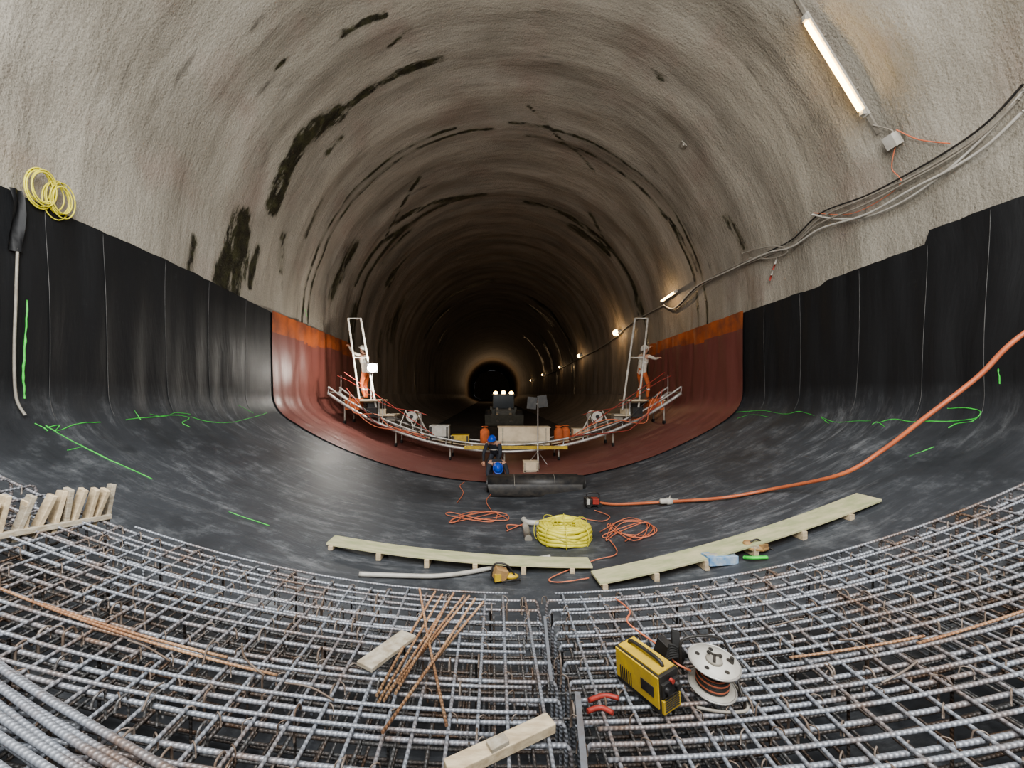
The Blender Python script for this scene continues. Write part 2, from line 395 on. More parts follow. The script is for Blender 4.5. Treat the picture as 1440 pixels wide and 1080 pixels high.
# ---------------------------------------------------------------- rebar mats
b=MB(); GAP=-.03
def arc(x0,x1,Y,z0,st=.22): return [V((x,Y,mz(x,z0))) for x in ar(x0,x1,st)]
def j(a): return random.uniform(-a,a)
XL,XR=-4.9,5.25
for y in ar(-1.0,2.98,.135):
    Y=y+j(.018); sl=j(.02)
    for lo,hi,sd in ((XL,GAP-.055,-1),(GAP+.055,XR,1)):
        p=[q+V((0,sl*q.x*.3,0)) for q in arc(lo,hi,Y,.70)]
        e=p[-1] if sd<0 else p[0]
        hook=[e+V((-sd*.012,0,-.015)),e+V((-sd*.022,0,-.05)),e+V((-sd*.024,0,-.34)) ,e+V((sd*.04,0,-.38)),e+V((sd*.35,0,-.36))]
        p=p+hook if sd<0 else hook[::-1]+p
        b.tube(p,.0108,'bar',8)
    if Y>1.3: 
        b.tube(arc(GAP+.10,XR,Y+.045+j(.01),.735),.0095,'bar',8)
        if random.random()<.6: b.tube(arc(-3.6+j(.4),-.35+j(.2),Y+.03+j(.02),.735),.0085,'bar',8)
for i,x in enumerate(ar(XL+.1,XR-.05,.15)):
    if abs(x-GAP)<.05: continue
    X=x+j(.015); dx=j(.05); z0=.722
    ye=3.03+j(.03)
    p=[V((X+dx*(1-y/3),y,mz(X,z0)+j(.003))) for y in ar(-1,2.9,.65)]
    z=mz(X,z0)
    p+=[V((X,ye-.03,z)),V((X,ye,z-.012)),V((X,ye+.012,z-.04)),V((X,ye+.012,mz(X,.32))),V((X,ye-.03,mz(X,.29))),V((X,2.3,mz(X,.29)))]
    b.tube(p,.0095,'bar',8)
b.build('rebar_mat_upper')
b=MB()
for z0,st in ((.52,.17),(.36,.16),(.17,.2)):
    for y in ar(-1,2.96,st): b.tube(arc(XL,XR,y+j(.02),z0,.4),.009,'bar2',6)
    for x in ar(XL+.1,XR-.05,st): b.tube([V((x+j(.02),y,mz(x,z0+.02))) for y in (-1,1,3.0)],.009,'bar2',6)
for x in ar(XL+.2,XR-.1,.46):
    for y in ar(.6,2.8,.44):
        X=x+j(.05);Y=y+j(.05); b.tube([(X,Y,mz(X,.71)),(X,Y,mz(X,.12))],.007,'bar2',6)
b.build('rebar_mat_lower')
b=MB()
for x in ar(XL+.1,XR-.05,.15):
    for y in ar(-1.0,2.98,.135):
        if y<1.1 or random.random()<.45: continue
        X=x+j(.015);Y=y+j(.01); z=mz(X,.70); a=random.choice((1,-1)); h=.018
        b.tube(smooth([(X-.02*a,Y-.014,z-.02),(X-.017*a,Y-.012,z+h+.006),(X,Y,z+h+.014),(X+.017*a,Y+.012,z+h+.004),(X+.022*a,Y+.016,z-.02-random.random()*.04)],2),.0035,'tie',5)
for k_ in range(220):
    X=random.uniform(-3.8,4.4);Y=random.uniform(1.4,2.95); z=mz(X,.70); a=random.choice((1,-1)); 
    b.tube(smooth([(X,Y-.03*a,z-.10),(X,Y-.03*a,z+.02),(X,Y-.01*a,z+.04),(X,Y+.02*a,z+.035),(X,Y+.035*a,z+.0)],3),.006,'tie' if k_%3 else 'bar2',6)
b.build('rebar_tie_wires')
b=MB()
for i in range(12):
    o=i*.029; h=.05+(.03 if i%2 else 0)
    pts=[(-4.6,2.08),(-3.4,1.94),(-2.6,1.72),(-1.85,1.52),(-1.0,1.30),(0-.2,1.15)]
    pts=[V((x+j(.01),y-o+j(.01),mz(x,.70)+h)) for x,y in pts]; b.tube(smooth(pts,6),.0125,'bar',8)
b.build('rebar_bundle')
b=MB()
for (a,c,h1,h2) in [((590,828),(628,1020),.06,.07),((622,836),(532,988),.05,.05),((638,834),(540,985),.07,.06),((652,838),(560,960),.05,.08),((668,842),(538,1030),.08,.09),((630,846),(556,975),.10,.07),((680,846),(590,955),.05,.06),((660,838),(548,970),.05,.05),((612,832),(530,978),.06,.06)]:
    p,q=onmat(*a,h1),onmat(*c,h2); b.tube([p,(p+q)/2+V((j(.01),0,-.003)),q],.0085,'rust',8)
for (a,c) in [((0,828),(390,950)),((60,850),(320,925)),((1110,925),(1300,895)),((1290,905),(1440,860))]:
    p,q=onmat(*a,.05),onmat(*c,.05); pts=[]
    for i in range(9):
        t=i/8; r_=p.lerp(q,t); r_.z=mz(r_.x)+.05; pts.append(r_)
    b.tube(pts,.007,'rust',8)
b.build('rusty_rod_bundle')
b=MB()
for (a,c) in [((340,905),(372,950)),((285,935),(300,900)),((180,900),(240,930)),((200,1000),(230,960)),((400,960),(470,985)),((1240,960),(1290,930)),((1180,900),(1230,920)),((1090,880),(1130,870))]:
    p,q=onmat(*a,.05),onmat(*c,.05); b.tube(smooth([p,(p+q)/2+V((j(.03),j(.03),.02)),q],4),.005,'tie',5)
b.build('loose_wire_scraps')
b=MB(); b.board(onmat(512,938,.055),onmat(575,892,.055),.12,.025,'oldwood'); b.build('timber_offcut',.004)
b=MB(); b.board(onmat(628,1085,.06),onmat(775,1016,.06),.075,.045,'wood'); b.box(onmat(700,1046,.09),(.09,.05,.03),'oldwood',rz(30)); b.build('timber_batten',.004)
b=MB()
pa,pb=onmat(146,726,.01),onmat(-34,762,.01); d=(pb-pa); n=11
for i in range(n):
    p=pa+d*(i/(n-1))+V((j(.02),j(.02),0)); p.z=mz(p.x)-.03; h=random.uniform(.24,.31); ln=random.uniform(.02,.11)
    b.board(p,p+V((ln,.04+j(.05),h)),random.uniform(.07,.09),.028,'wood' if i%4 else 'oldwood',V((1,-.35,-ln/h)))
b.board(pa+V((0.05,0,.0)),pb+V((0.05,0,.02)),.045,.04,'oldwood')
b.build('timber_stop_end_boards',.004)
# ---------------------------------------------------------------- planks on the invert
def walkway(a,c,w,k):
    b=MB(); d=(c-a); d.z=0; L=d.length; u=d.normalized(); n=V((-u.y,u.x,0)); N=24; H=.155
    za=floor_z(a.x); zc=floor_z(c.x)
    def ht(t):
        x=a.x+d.x*t; return .45*(za+(zc-za)*t)+.55*floor_z(x)+H
    def P(t,sgn,dz):
        p=a+d*t; q=p+n*sgn*w/2; return V((q.x,q.y,ht(t)+dz))
    vs=[];fs=[]
    for i in range(N+1):
        t=i/N; vs+=[P(t,-1,0),P(t,1,0),P(t,1,-.027),P(t,-1,-.027)]
    for i in range(N):
        for q in range(4): fs.append((i*4+q,(i+1)*4+q,(i+1)*4+(q+1)%4,i*4+(q+1)%4))
    fs+=[(0,1,2,3),(N*4+3,N*4+2,N*4+1,N*4)]
    b.add(vs,fs,k,False)
    rot=Matrix.Rotation(math.atan2(u.y,u.x),3,'Z')
    for i in range(int(L/.6)+1):
        t=(.06+i*.6)/L; p=a+d*t; lo=floor_z(p.x)+.082; hi=ht(t)-.025
        b.box((p.x,p.y,(lo+hi)/2),(.06,w*1.12,hi-lo),'wood',rot)
    return b
a=at(465,757,4.93); c=at(830,789,4.87)
walkway(a,c,.27,'ply').build('plywood_walkway',.003)
a=at(837,811,4.47); c=at(1222,703,4.75)
walkway(a,c,.30,'ply').build('plywood_walkway',.003)
def fl(px,py,h=0.0):
    s,Y=sight(px,py); p=shell(s,Y,.09+h)
    return p
# yellow wrapped hose coil lying flat
b=MB(); c=fl(801,779); c.y+=.34; c.z=.09
for lay in range(5):
    for q in range(4):
        r=.385-q*.055-.02*(lay==4); z=.045+lay*.048
        pts=[V((c.x+(r+j(.012))*math.cos(t),c.y+(r+j(.012))*math.sin(t)*.95,c.z+z+.014*math.sin(t*3+lay+q)+j(.006))) for t in [2*math.pi*i/36 for i in range(36)]]
        b.tube(pts,.031,'yel',7,True)
for t in (.5,1.4,2.2,3.1,3.9,4.6,5.4): 
    e=V((math.cos(t),math.sin(t),0)); b.tube(smooth([c+e*.17+V((0,0,.03)),c+e*.425+V((0,0,.02)),c+e*.425+V((0,0,.27)),c+e*.17+V((0,0,.28))],4,True),.006,'yel',5,True)
b.build('yellow_hose_coil')
b=MB(); b.tube(smooth([fl(500,822,.03),fl(560,824,.03),fl(610,824,.03),fl(660,817,.03),fl(720,805,.03),fl(775,795,.03)],8),.026,'lgry',10); b.build('grey_suction_hose')
b=MB(); b.tube(smooth([fl(728,742,.05),fl(745,746,.05),fl(765,747,.05)],4),.045,'lgry',10); b.tube([fl(744,768,.02),fl(744,750,.05)],[.06,.05],'gry',10); b.build('hose_coupling')
def cordmess(name,cx,cy,w,h,n,k='orgc',r=.007):
    b=MB(); P=[]
    for i in range(n):
        t=i*.9; P.append((cx+w*math.sin(t*1.3)*random.uniform(.4,1),cy+h*math.cos(t*1.9)*random.uniform(.4,1)))
    b.tube(smooth([fl(x,y,.012+.008*(i%3)) for i,(x,y) in enumerate(P)],6),r,k,6); return b
cordmess('c',668,735,58,12,20).build('orange_extension_cord')
b=cordmess('c',882,755,50,20,26); b.tube(smooth([fl(*p,.02) for p in [(690,726),(680,712),(690,700),(684,690)]],5),.008,'orgc',6); b.tube(smooth([fl(*p,.02) for p in [(640,715),(650,700),(645,690),(652,684)]],5),.008,'orgc',6)
b.tube(smooth([fl(*p,.02) for p in [(860,770),(870,790),(840,800),(790,825),(800,832),(835,826)]],5),.007,'orgc',6)
b.tube(smooth([fl(*p,.02) for p in [(838,726),(860,735),(850,742),(820,738)]],5),.007,'orgc',6); b.build('orange_extension_cord')
cordmess('c',728,752,28,8,8,'orgc',.009).build('orange_extension_cord')
b=MB(); pts=[fl(838,716,.05),fl(870,719,.04),fl(940,716,.04),fl(1020,712,.05),fl(1090,700,.05),at(1180,668,5.0),at(1240,634,4.75),at(1300,588,4.5),at(1375,530,4.25),at(1447,464,4.0),V((5.85,3.4,3.8))]
b.tube(smooth(pts,10),.025,'orgh',10); b.build('orange_air_hose')
b=MB(); p=fl(944,716,.05); b.tube([p+V((-.16,-.01,0)),p+V((-.15,-.01,0)),p+V((-.05,0,0)),p+V((-.04,0,0)),p+V((.04,0,0)),p+V((.05,0,0)),p+V((.15,0,0)),p+V((.16,0,0))],[.025,.045,.045,.06,.06,.045,.045,.025],'lgry',12); b.tube([p+V((0,0,.04)),p+V((.02,0,.10))],.010,'lgry',6); b.build('hose_connector')
b=MB(); p=fl(836,718,.0); b.box(p+V((-.02,0,.09)),(.26,.2,.12),'dk'); b.box(p+V((.03,-.05,.11)),(.12,.16,.1),'redp'); b.box(p+V((-.11,-.03,.1)),(.06,.18,.1),'lgry'); b.tube(smooth([p+V((-.12,0,.12)),p+V((-.1,0,.24)),p+V((.1,0,.24)),p+V((.12,0,.12))],4),.014,'dk',6)
for dx in(-.1,.1): b.tube([p+V((dx,-.12,.04)),p+V((dx,.12,.04))],.04,'rub',10)
b.build('membrane_welding_machine',.006)
# black membrane roll
b=MB(); yr=8.75; zr=.08+.2; x0,x1=-.5,1.68
spiral=[(0.05+.145*t/(6*2*math.pi),t) for t in [i*6*2*math.pi/130 for i in range(131)]]
vs=[];fs=[]
for r_,t in spiral:
    for x in (x0-.01,(x0+x1)/2,x1+.01): vs.append((x+.01*math.sin(t*.5),yr+r_*math.cos(t),zr+r_*math.sin(t)))
for i in range(130):
    for q in range(2): fs.append((i*3+q,i*3+q+1,(i+1)*3+q+1,(i+1)*3+q))
b.add(vs,fs,'dk')
b.tube([(-.5,yr,zr),(1.68,yr,zr)],.19,'dk',28,cap=True)
b.tube([(-.46,yr+.33,zr-.03),(1.62,yr+.36,zr-.03)],.17,'dk',24)
b.add([(-.5,yr-.19,zr+.02),(1.62,yr-.19,zr+.02),(1.6,yr-.30,.11),(-.46,yr-.30,.11),(1.6,yr-.5,.10),(-.42,yr-.45,.10)],[(0,1,2,3),(3,2,4,5)],'dk')
for x in (.1,1.0): b.tube([(x,yr+.2*math.cos(t),zr+.2*math.sin(t)) for t in [2*math.pi*i/20 for i in range(20)]],.006,'gry',5,True)
b.build('membrane_roll')
b=MB(); p=fl(1018,806); b.box(p+V((0,.05,.06)),(.36,.16,.10),'box',rz(8)); b.box(p+V((0,.05,.115)),(.37,.05,.012),'lgry',rz(8)); b.box(p+V((-.14,-.035,.06)),(.06,.012,.08),'blu',rz(8)); b.build('cartridge_carton',.005)
b=MB(); p=fl(1066,787); b.sph(p+V((0,0,.06)),(.15,.09,.045),'tan'); b.sph(p+V((-.08,.02,.10)),(.07,.05,.035),'tan',rz(30)); b.box(p+V((.06,-.05,.08)),(.10,.04,.07),'tan',rz(25)); b.box(p+V((-.05,-.06,.07)),(.08,.03,.06),'oldwood',rz(-15))
b.tube(smooth([p+V((-.1,0,.10)),p+V((0,-.02,.16)),p+V((.12,0,.08)),p+V((.2,-.05,.03))],5),.010,'dk',6); b.tube(smooth([fl(1050,797,.02),fl(1065,800,.04),fl(1085,797,.02)],4),.02,'grn',6); b.build('tool_pouch')
b=MB(); p=fl(692,828); b.box(p+V((-.03,0,.09)),(.15,.11,.13),'tan',Matrix.Rotation(.35,3,'Y')@rz(20)); b.box(p+V((-.06,-.06,.07)),(.08,.03,.09),'ylw',rz(25)); b.sph(p+V((.1,.02,.05)),(.09,.05,.035),'ylw'); b.tube(smooth([p+V((-.14,0,.05)),p+V((-.1,0,.2)),p+V((.05,0,.19)),p+V((.16,0,.04))],5),.012,'dk',6); b.tube(smooth([p+V((.0,-.08,.03)),p+V((.1,-.1,.06)),p+V((.2,-.03,.03))],5),.012,'dk',6); b.build('tool_bag',.015)
# ---------------------------------------------------------------- welder & reel on the mat
b=MB(); W,D,H=.17,.36,.24
b.box((0,0,H/2+.015),(W,D,H),'dk')
for sx in(-1,1): b.box((sx*(W/2+.004),.0,H/2+.03),(.012,D*.96,H*.82),'ylw')
b.box((0,-D/2-.006,H*.70),(W*.92,.02,H*.36),'dk'); b.box((0,-D/2-.008,H*.28),(W*.92,.02,H*.36),'ylw')
for i in range(7): b.box((-.003,-D/2-.02,.045+i*.014),(W*.75,.008,.006),'dk')
for i in range(6): b.box((-W/2-.012,.04+i*.018,.10),(.006,.007,.10),'dk')
b.box((-W/2-.012,-.09,.14),(.006,.10,.07),'dk')
for x in(-.045,.045): b.tube([(x,-D/2-.01,.17),(x,-D/2-.04,.17)],[.022,.017],'dk',12)
b.tube([(0,-D/2-.01,.215),(0,-D/2-.03,.215)],.012,'redp',12)
b.tube(smooth([(0,-.13,H),(0,-.11,H+.05),(0,.11,H+.05),(0,.13,H)],5),.012,'dk',8)
b.box((0,0,H+.02),(W*.9,D*.9,.012),'ylw')
for x in(-.06,.06):
    for y in(-.14,.14): b.box((x,y,.008),(.03,.03,.016),'rub')
p=onmat(912,978,.035); b.xf(Matrix.Translation(p+V((0,.02,0)))@Matrix.Rotation(math.radians(28),4,'Z')@Matrix.Rotation(math.radians(-4),4,'Y')@Matrix.Scale(.78,4)); b.build('welding_inverter',.006)
b=MB(); p=onmat(945,942,.03)
b.sph(p+V((0,.03,.07)),(.09,.07,.07),'dk',rz(20)); b.box(p+V((-.05,.0,.09)),(.05,.09,.16),'dk',rz(30)@Matrix.Rotation(.3,3,'X')); b.box(p+V((.03,.02,.11)),(.04,.09,.17),'rub',rz(-20)@Matrix.Rotation(-.4,3,'X'))
for q in range(6): b.tube(smooth([p+V((-.12+q*.02,-.06,.03)),p+V((-.05,-.08,.12+.015*q)),p+V((.08,-.06,.11)),p+V((.14,0,.02+.02*q))],5),.007,'rub',6)
b.build('welding_cable_bag',.01)
b=MB(); p=onmat(1014,990,.03); c=p+V((0,.08,.03))
tilt=Matrix.Translation(c)@Matrix.Rotation(math.radians(8),4,'X')@Matrix.Scale(.80,4)
ax=lambda zs,rs,k,n=28: b.tube([(0,0,z) for z in zs],rs,k,n)
ax((0,.002,.008,.01),(.05,.135,.135,.05),'lgry'); ax((.17,.172,.180,.182),(.05,.145,.145,.05),'lgry')
b.tube([(.145*math.cos(t),.145*math.sin(t),.176) for t in [2*math.pi*i/32 for i in range(32)]],.007,'alu',6,True)
b.tube([(.135*math.cos(t),.135*math.sin(t),.005) for t in [2*math.pi*i/32 for i in range(32)]],.007,'alu',6,True)
ax((.01,.17),(.06,.06),'dk')
for i in range(6):
    for q in range(3): b.tube([((.062+q*.014)*math.cos(t),(.062+q*.014)*math.sin(t),.022+i*.0135) for t in [2*math.pi*u/24 for u in range(24)]],.0072,'orgc' if (i+q)%3==0 else 'dk',6,True)
ax((.182,.183,.20,.205,.215,.217),(.01,.05,.045,.028,.025,.005),'gry',20)
for k_ in range(3): a_=k_*2.09; b.box((.022*math.cos(a_),.022*math.sin(a_),.214),(.05,.016,.014),'dk',rz(math.degrees(a_)))
for k_ in range(5): a_=k_*1.256; b.tube([(.095*math.cos(a_),.095*math.sin(a_),.183),(.095*math.cos(a_),.095*math.sin(a_),.186)],.014,'dk',10)
b.tube([(.1,-.02,.18),(.1,-.02,.22)],.012,'dk',8)
b.tube(smooth([(-.12,.12,-.03),(-.15,.12,.1),(-.12,.14,.22),(.12,.14,.22),(.17,.08,.1),(.16,-.06,-.02)],5),.009,'dk',8)
b.tube(smooth([(-.16,-.12,-.03),(0,-.15,-.03),(.16,-.12,-.03),(.17,.1,-.03)],5),.009,'gry',8)
b.xf(tilt)
b.tube(smooth([c+V((-.08,.05,.04)),c+V((-.14,.1,.05)),c+V((-.16,.25,.04)),c+V((-.22,.4,.03)),c+V((-.26,.5,.04)),c+V((-.2,.62,.04)),c+V((-.22,.85,.0))],6),.006,'orgc',6)
b.tube(smooth([c+V((.08,.0,.04)),c+V((.15,.05,.04)),c+V((.17,.15,.03)),c+V((.1,.2,.03)),c+V((.02,.14,.03))],6),.012,'rub',6)
b.build('cable_reel')
b=MB()
for q,(pp) in enumerate([[(828,985),(850,978),(870,982)],[(826,1000),(845,995),(862,1003)]]): b.tube(smooth([onmat(x,y,.045) for x,y in pp],5),.012,'redp',8)
b.build('red_cable')
b=MB(); b.board(onmat(812,975,.03),onmat(822,1085,.03),.03,.02,'bar'); b.board(onmat(766,868,.02),onmat(775,960,.02),.02,.02,'bar'); b.build('steel_spacer_angle',.002)
# ---------------------------------------------------------------- gantry
def gz(X): return .53+9.25-math.sqrt(9.25**2-X*X)
b=MB(); X0=5.5
for Y in (12.0,12.9):
    for dz,r_ in ((0,.05),(.20,.03)):
        b.tube([(x,Y,gz(x)+dz) for x in ar(-X0,X0,.3)],r_,'alu',8)
    for x in ar(-X0,X0,.6): b.tube([(x,Y,gz(x)),(x+.02,Y,gz(x)+.22)],.02,'alu',6)
for x in ar(-X0,X0,.42): b.tube([(x,12,gz(x)+.03),(x,12.9,gz(x)+.03)],.028,'alu',6)
b.box((0.35,11.93,.66),(3.2,.06,.10),'ylw')
for i in range(11):
    x=-3.2+i*.62; 
    if abs(x)<3.0: b.board((x-.28,12.45,gz(x-.28)+.10),(x+.28,12.45,gz(x+.28)+.10),.7,.03,'wood')
for x in (-5.0,-3.4,-1.7,0,1.7,3.4,5.0):
    for Y in(12.05,12.85):
        zf=floor_z(x)+.1; b.tube([(x,Y,gz(x)),(x,Y,zf+.12)],.025,'gry',8); b.tube([(x-.03,Y,zf+.07),(x+.03,Y,zf+.07)],.06,'rub',12)
for sd in(-1,1):
    zt=2.12
    for X in (3.95,4.95):
        for Y in(12.1,12.8): b.tube([(sd*X,Y,gz(X)),(sd*X,Y,zt)],.03,'alu',6)
    b.box((sd*4.45,12.45,zt),(1.15,.85,.05),'wood')
    b.box((sd*3.7,12.45,gz(3.7)+.35),(.5,.8,.04),'wood')
    xb,xt=(4.05,4.65) if sd<0 else (3.75,4.25)
    w=.5
    for k_ in (0,1):
        b.tube([(sd*(xb+ (w if k_ else 0)),12.2,zt-.3),(sd*(xt-.1+(w*.8 if k_ else 0)),12.2,4.72)],.033,'steelw',8)
    for q in (0,2.6,5):
        t=(q+.6)/5.6; x=xb+(xt-.1-xb)*t; zz=zt-.3+(4.72-zt+.3)*t
        b.tube([(sd*x,12.2,zz),(sd*(x+w*(1-.2*t)),12.2,zz)],.022,'steelw',6)
    b.tube([(sd*x,12.0,gz(x)+.75+.08*math.sin(x*3)) for x in ar(2.4,5.2,.35)],.010,'redp',6)
    for x in (2.6,3.8,5.1): b.tube([(sd*x,12,gz(x)),(sd*x,12,gz(x)+.85)],.014,'alu',6)
    b.tube([(sd*5.0,12.0,gz(5)+1.0),(sd*2.2,12.0,gz(2.2)+.25)],.012,'redp',6)
    for xx in (2.7,3.1):
        z=gz(xx)+.22; b.tube([(sd*(xx-.25),12.1,z),(sd*xx,12.1,z+.5),(sd*(xx+.2),12.1,z)],.03,'steelw',6)
    b.tube([(sd*2.9,12.0,gz(2.9)+.62),(sd*2.9,12.7,gz(2.9)+.62)],.17,'steelw',14)
    b.tube([(sd*2.9,11.97,gz(2.9)+.62),(sd*2.9,12.73,gz(2.9)+.62)],.06,'dk',10)
    for q in range(3): b.box((sd*(3.6+q*.35),12.3+.1*q,gz(3.6+q*.35)+.32),(.28,.3,.22),('gry','cream','dk')[q],rz(12*q))
b.build('membrane_laying_gantry')
def crate(name,x,y,z,sx,sy,sz,k,extra=None):
    b=MB(); b.box((x,y,z+sz/2),(sx,sy,sz),k)
    for q in(-1,1):
        b.box((x+q*sx*.42,y-sy/2-.01,z+sz/2),(.05,.025,sz*1.0),'oldwood' if k in('cream','wood') else 'dk')
    b.box((x,y,z+sz+.012),(sx*1.04,sy*1.04,.03),k); b.box((x,y-sy/2-.01,z+sz*.2),(sx*.96,.025,.06),'oldwood' if k in('cream','wood') else 'dk')
    return b.build(name,.008)
zd=.66
crate('wooden_crate',.62,12.3,zd+.05,1.6,.5,.55,'cream')
crate('power_unit',-2.05,12.3,gz(2.05)+.12,.6,.5,.42,'lgry')
crate('tool_chest',-1.4,12.4,zd+.08,.55,.4,.25,'ylw'); crate('tool_chest',2.45,12.4,gz(2.4)+.12,.5,.4,.22,'cream')
crate('cement_box',-.3+1.0,10.9,.10,.42,.3,.3,'cream')
def bottle(x,y,z,k):
    b=MB(); b.tube([(x,y,z),(x,y,z+.03),(x,y,z+.42),(x,y,z+.50),(x,y,z+.52),(x,y,z+.58)],[.12,.15,.15,.09,.04,.04],k,16); b.tube([(x+.1*math.cos(t),y+.1*math.sin(t),z+.56) for t in [i*.63 for i in range(10)]],.014,k,6,True); b.build('gas_bottle')
bottle(-.62,12.4,zd+.05,'orc'); bottle(1.75,12.35,zd+.07,'orc'); bottle(2.0,12.5,zd+.08,'orc')
b=MB(); b.tube([(.98,11.5,.09),(.98,11.5,2.2)],.02,'alu',8)
b.box((.80,11.5,2.05),(.28,.03,.36),'dk',Matrix.Rotation(.1,3,'Y')); b.box((1.12,11.5,2.1),(.28,.03,.36),'dk',Matrix.Rotation(-.15,3,'Y'))
b.tube([(.66,11.52,2.0),(1.26,11.52,2.05)],.015,'alu',6)
for a_ in range(3): b.tube([(.98,11.5,.6),(.98+.4*math.cos(a_*2.1+.5),11.5+.4*math.sin(a_*2.1+.5),.12)],.014,'alu',6)
b.build('survey_target_stand')
b=MB()
for sd in(-1,1):
    for q in range(4):
        P=[(sd*(4.9-q*.1),11.9,2.5-q*.1),(sd*(4.5+j(.2)),11.85,1.9+j(.2)),(sd*(4.0+j(.3)),11.85,1.5+j(.2)),(sd*(3.4+j(.3)),11.9,1.35+j(.2)),(sd*(2.2+j(.3)),11.9,.95+j(.1))]
        b.tube(smooth(P,5),.014,('redp','orgc','dk','orgc')[q],6)
    b.box((sd*4.75,12.2,2.0),(.45,.4,.35),'orc'); b.box((sd*4.1,12.0,1.75),(.3,.3,.3),'dk')
b.build('gantry_cables')
# ---------------------------------------------------------------- workers
def worker(name,base,yaw,J,top_k,leg_k,helm,hd=(0,0)):
    base=V(base)
    nm=['pel','spi','che','nec']+[a+s for a in('sh','el','wr','hi','kn','an','to') for s in 'LR']
    P=dict(J)
    for a in('sh','el','wr','hi','kn','an','to'):
        if a+'R' not in P: q=P[a+'L']; P[a+'R']=(-q[0],q[1],q[2])
    P['spi']=tuple(V(P['pel'])*.5+V(P['che'])*.5)
    ed=[('pel','spi'),('spi','che'),('che','nec')]
    for s in 'LR': ed+=[('che','sh'+s),('sh'+s,'el'+s),('el'+s,'wr'+s),('pel','hi'+s),('hi'+s,'kn'+s),('kn'+s,'an'+s),('an'+s,'to'+s)]
    rad={'pel':.15,'spi':.135,'che':.15,'nec':.06,'sh':.085,'el':.055,'wr':.038,'hi':.105,'kn':.075,'an':.055,'to':.045}
    me=bpy.data.meshes.new('sk'); me.from_pydata([P[n] for n in nm],[(nm.index(a),nm.index(c_)) for a,c_ in ed],[])
    o=bpy.data.objects.new('sk',me); sc.collection.objects.link(o)
    o.modifiers.new('s','SKIN'); sub=o.modifiers.new('u','SUBSURF'); sub.levels=2
    for i,n in enumerate(nm):
        r_=rad.get(n,rad.get(n[:2],.08)); sv=me.skin_vertices[0].data[i]; sv.radius=(r_,r_*.85); sv.use_root=(n=='pel')
    bpy.context.view_layer.update(); dg=bpy.context.evaluated_depsgraph_get(); m2=bpy.data.meshes.new_from_object(o.evaluated_get(dg))
    b=MB(); vs=[v.co.copy() for v in m2.vertices]
    segs=[(V(P[a]),V(P[c_]),a) for a,c_ in ed]
    b.v=[tuple(v) for v in vs]
    for f in m2.polygons:
        c_=f.center; best=(9,None)
        for p,q,a in segs:
            d=q-p; t=max(0,min(1,(c_-p).dot(d)/d.length_squared)); l=(c_-p-d*t).length
            if l<best[0]: best=(l,(a,t))
        a,t=best[1]; k=top_k
        if a[:2] in('hi','kn') or (a=='pel' and t<.3): k=leg_k
        if a[:2]=='an': k='boot'
        if a[:2]=='kn' and .35<t<.5: k='refl'
        if a=='spi' and .3<t<.65: k='refl'
        if a=='che' and t>.7: k='skin'
        b.f.append(list(f.vertices)); b.m.append(b.mi(k)); b.s.append(True); b.uv+=[(0,0)]*len(f.vertices)
    bpy.data.objects.remove(o); 
    H=V(P['head']); Rh=Matrix.Rotation(math.radians(hd[1]),3,'Z')@Matrix.Rotation(math.radians(hd[0]),3,'X')
    L=lambda p:H+Rh@V(p)
    b.tube([P['nec'],L((0,0,-.06))],.055,'skin',10)
    b.sph(H,(.076,.092,.112),'skin',Rh,18,14); b.sph(L((0,.02,-.07)),(.055,.06,.045),'skin',Rh)
    b.tube([L((0,.088,.02)),L((0,.108,-.02)),L((0,.088,-.03))],[.008,.015,.012],'skin',6)
    for s in(-1,1):
        b.sph(L((s*.03,.08,.005)),.011,'refl',Rh,8,6); b.sph(L((s*.03,.088,.005)),.006,'dk',Rh,8,6); b.sph(L((s*.078,0,-.01)),(.012,.02,.03),'skin',Rh,8,6)
    b.sph(L((0,.082,-.055)),(.024,.008,.005),'redp',Rh,8,5)
    b.sph(L((0,-.01,.0)),(.083,.092,.10),'boot',Rh@Matrix.Rotation(math.radians(25),3,'X'),14,8,0,.5)
    b.sph(L((0,0,.03)),(.115,.14,.125),helm,Rh,20,8,0,.5)
    b.tube([L((.122*math.cos(t),.01+.150*math.sin(t),.03)) for t in [2*math.pi*i/24 for i in range(24)]],.010,helm,6,True)
    b.sph(L((0,.14,.028)),(.075,.055,.008),helm,Rh,12,6); b.tube([L((0,-.12,.10)),L((0,0,.16)),L((0,.12,.10))],.012,helm,6)
    for s in 'LR':
        w=V(P['wr'+s]); d=(w-V(P['el'+s])).normalized(); sd=d.cross(V((0,0,1))); sd=sd.normalized() if sd.length>.1 else V((1,0,0)); n=sd.cross(d)
        sg=-1 if s=='L' else 1
        rot=Matrix((sd,n,d)).transposed(); b.sph(w+d*.05,(.042,.018,.055),'skin',rot,10,8)
        for q in range(4):
            o_=sd*(-.03+.02*q); l=(.065,.078,.074,.058)[q]
            b.tube([w+d*.085+o_,w+d*(.085+l*.45)+o_+n*-.008,w+d*(.085+l*.75)+o_+n*-.028,w+d*(.085+l*.8)+o_+n*-.045],[.0095,.009,.008,.006],'skin',6)
        b.tube([w+d*.025+sd*sg*.03,w+d*.055+sd*sg*.06-n*.01,w+d*.085+sd*sg*.058-n*.03],[.012,.010,.007],'skin',6)
    b.xf(Matrix.Translation(base)@Matrix.Rotation(math.radians(yaw),4,'Z')); b.build(name)
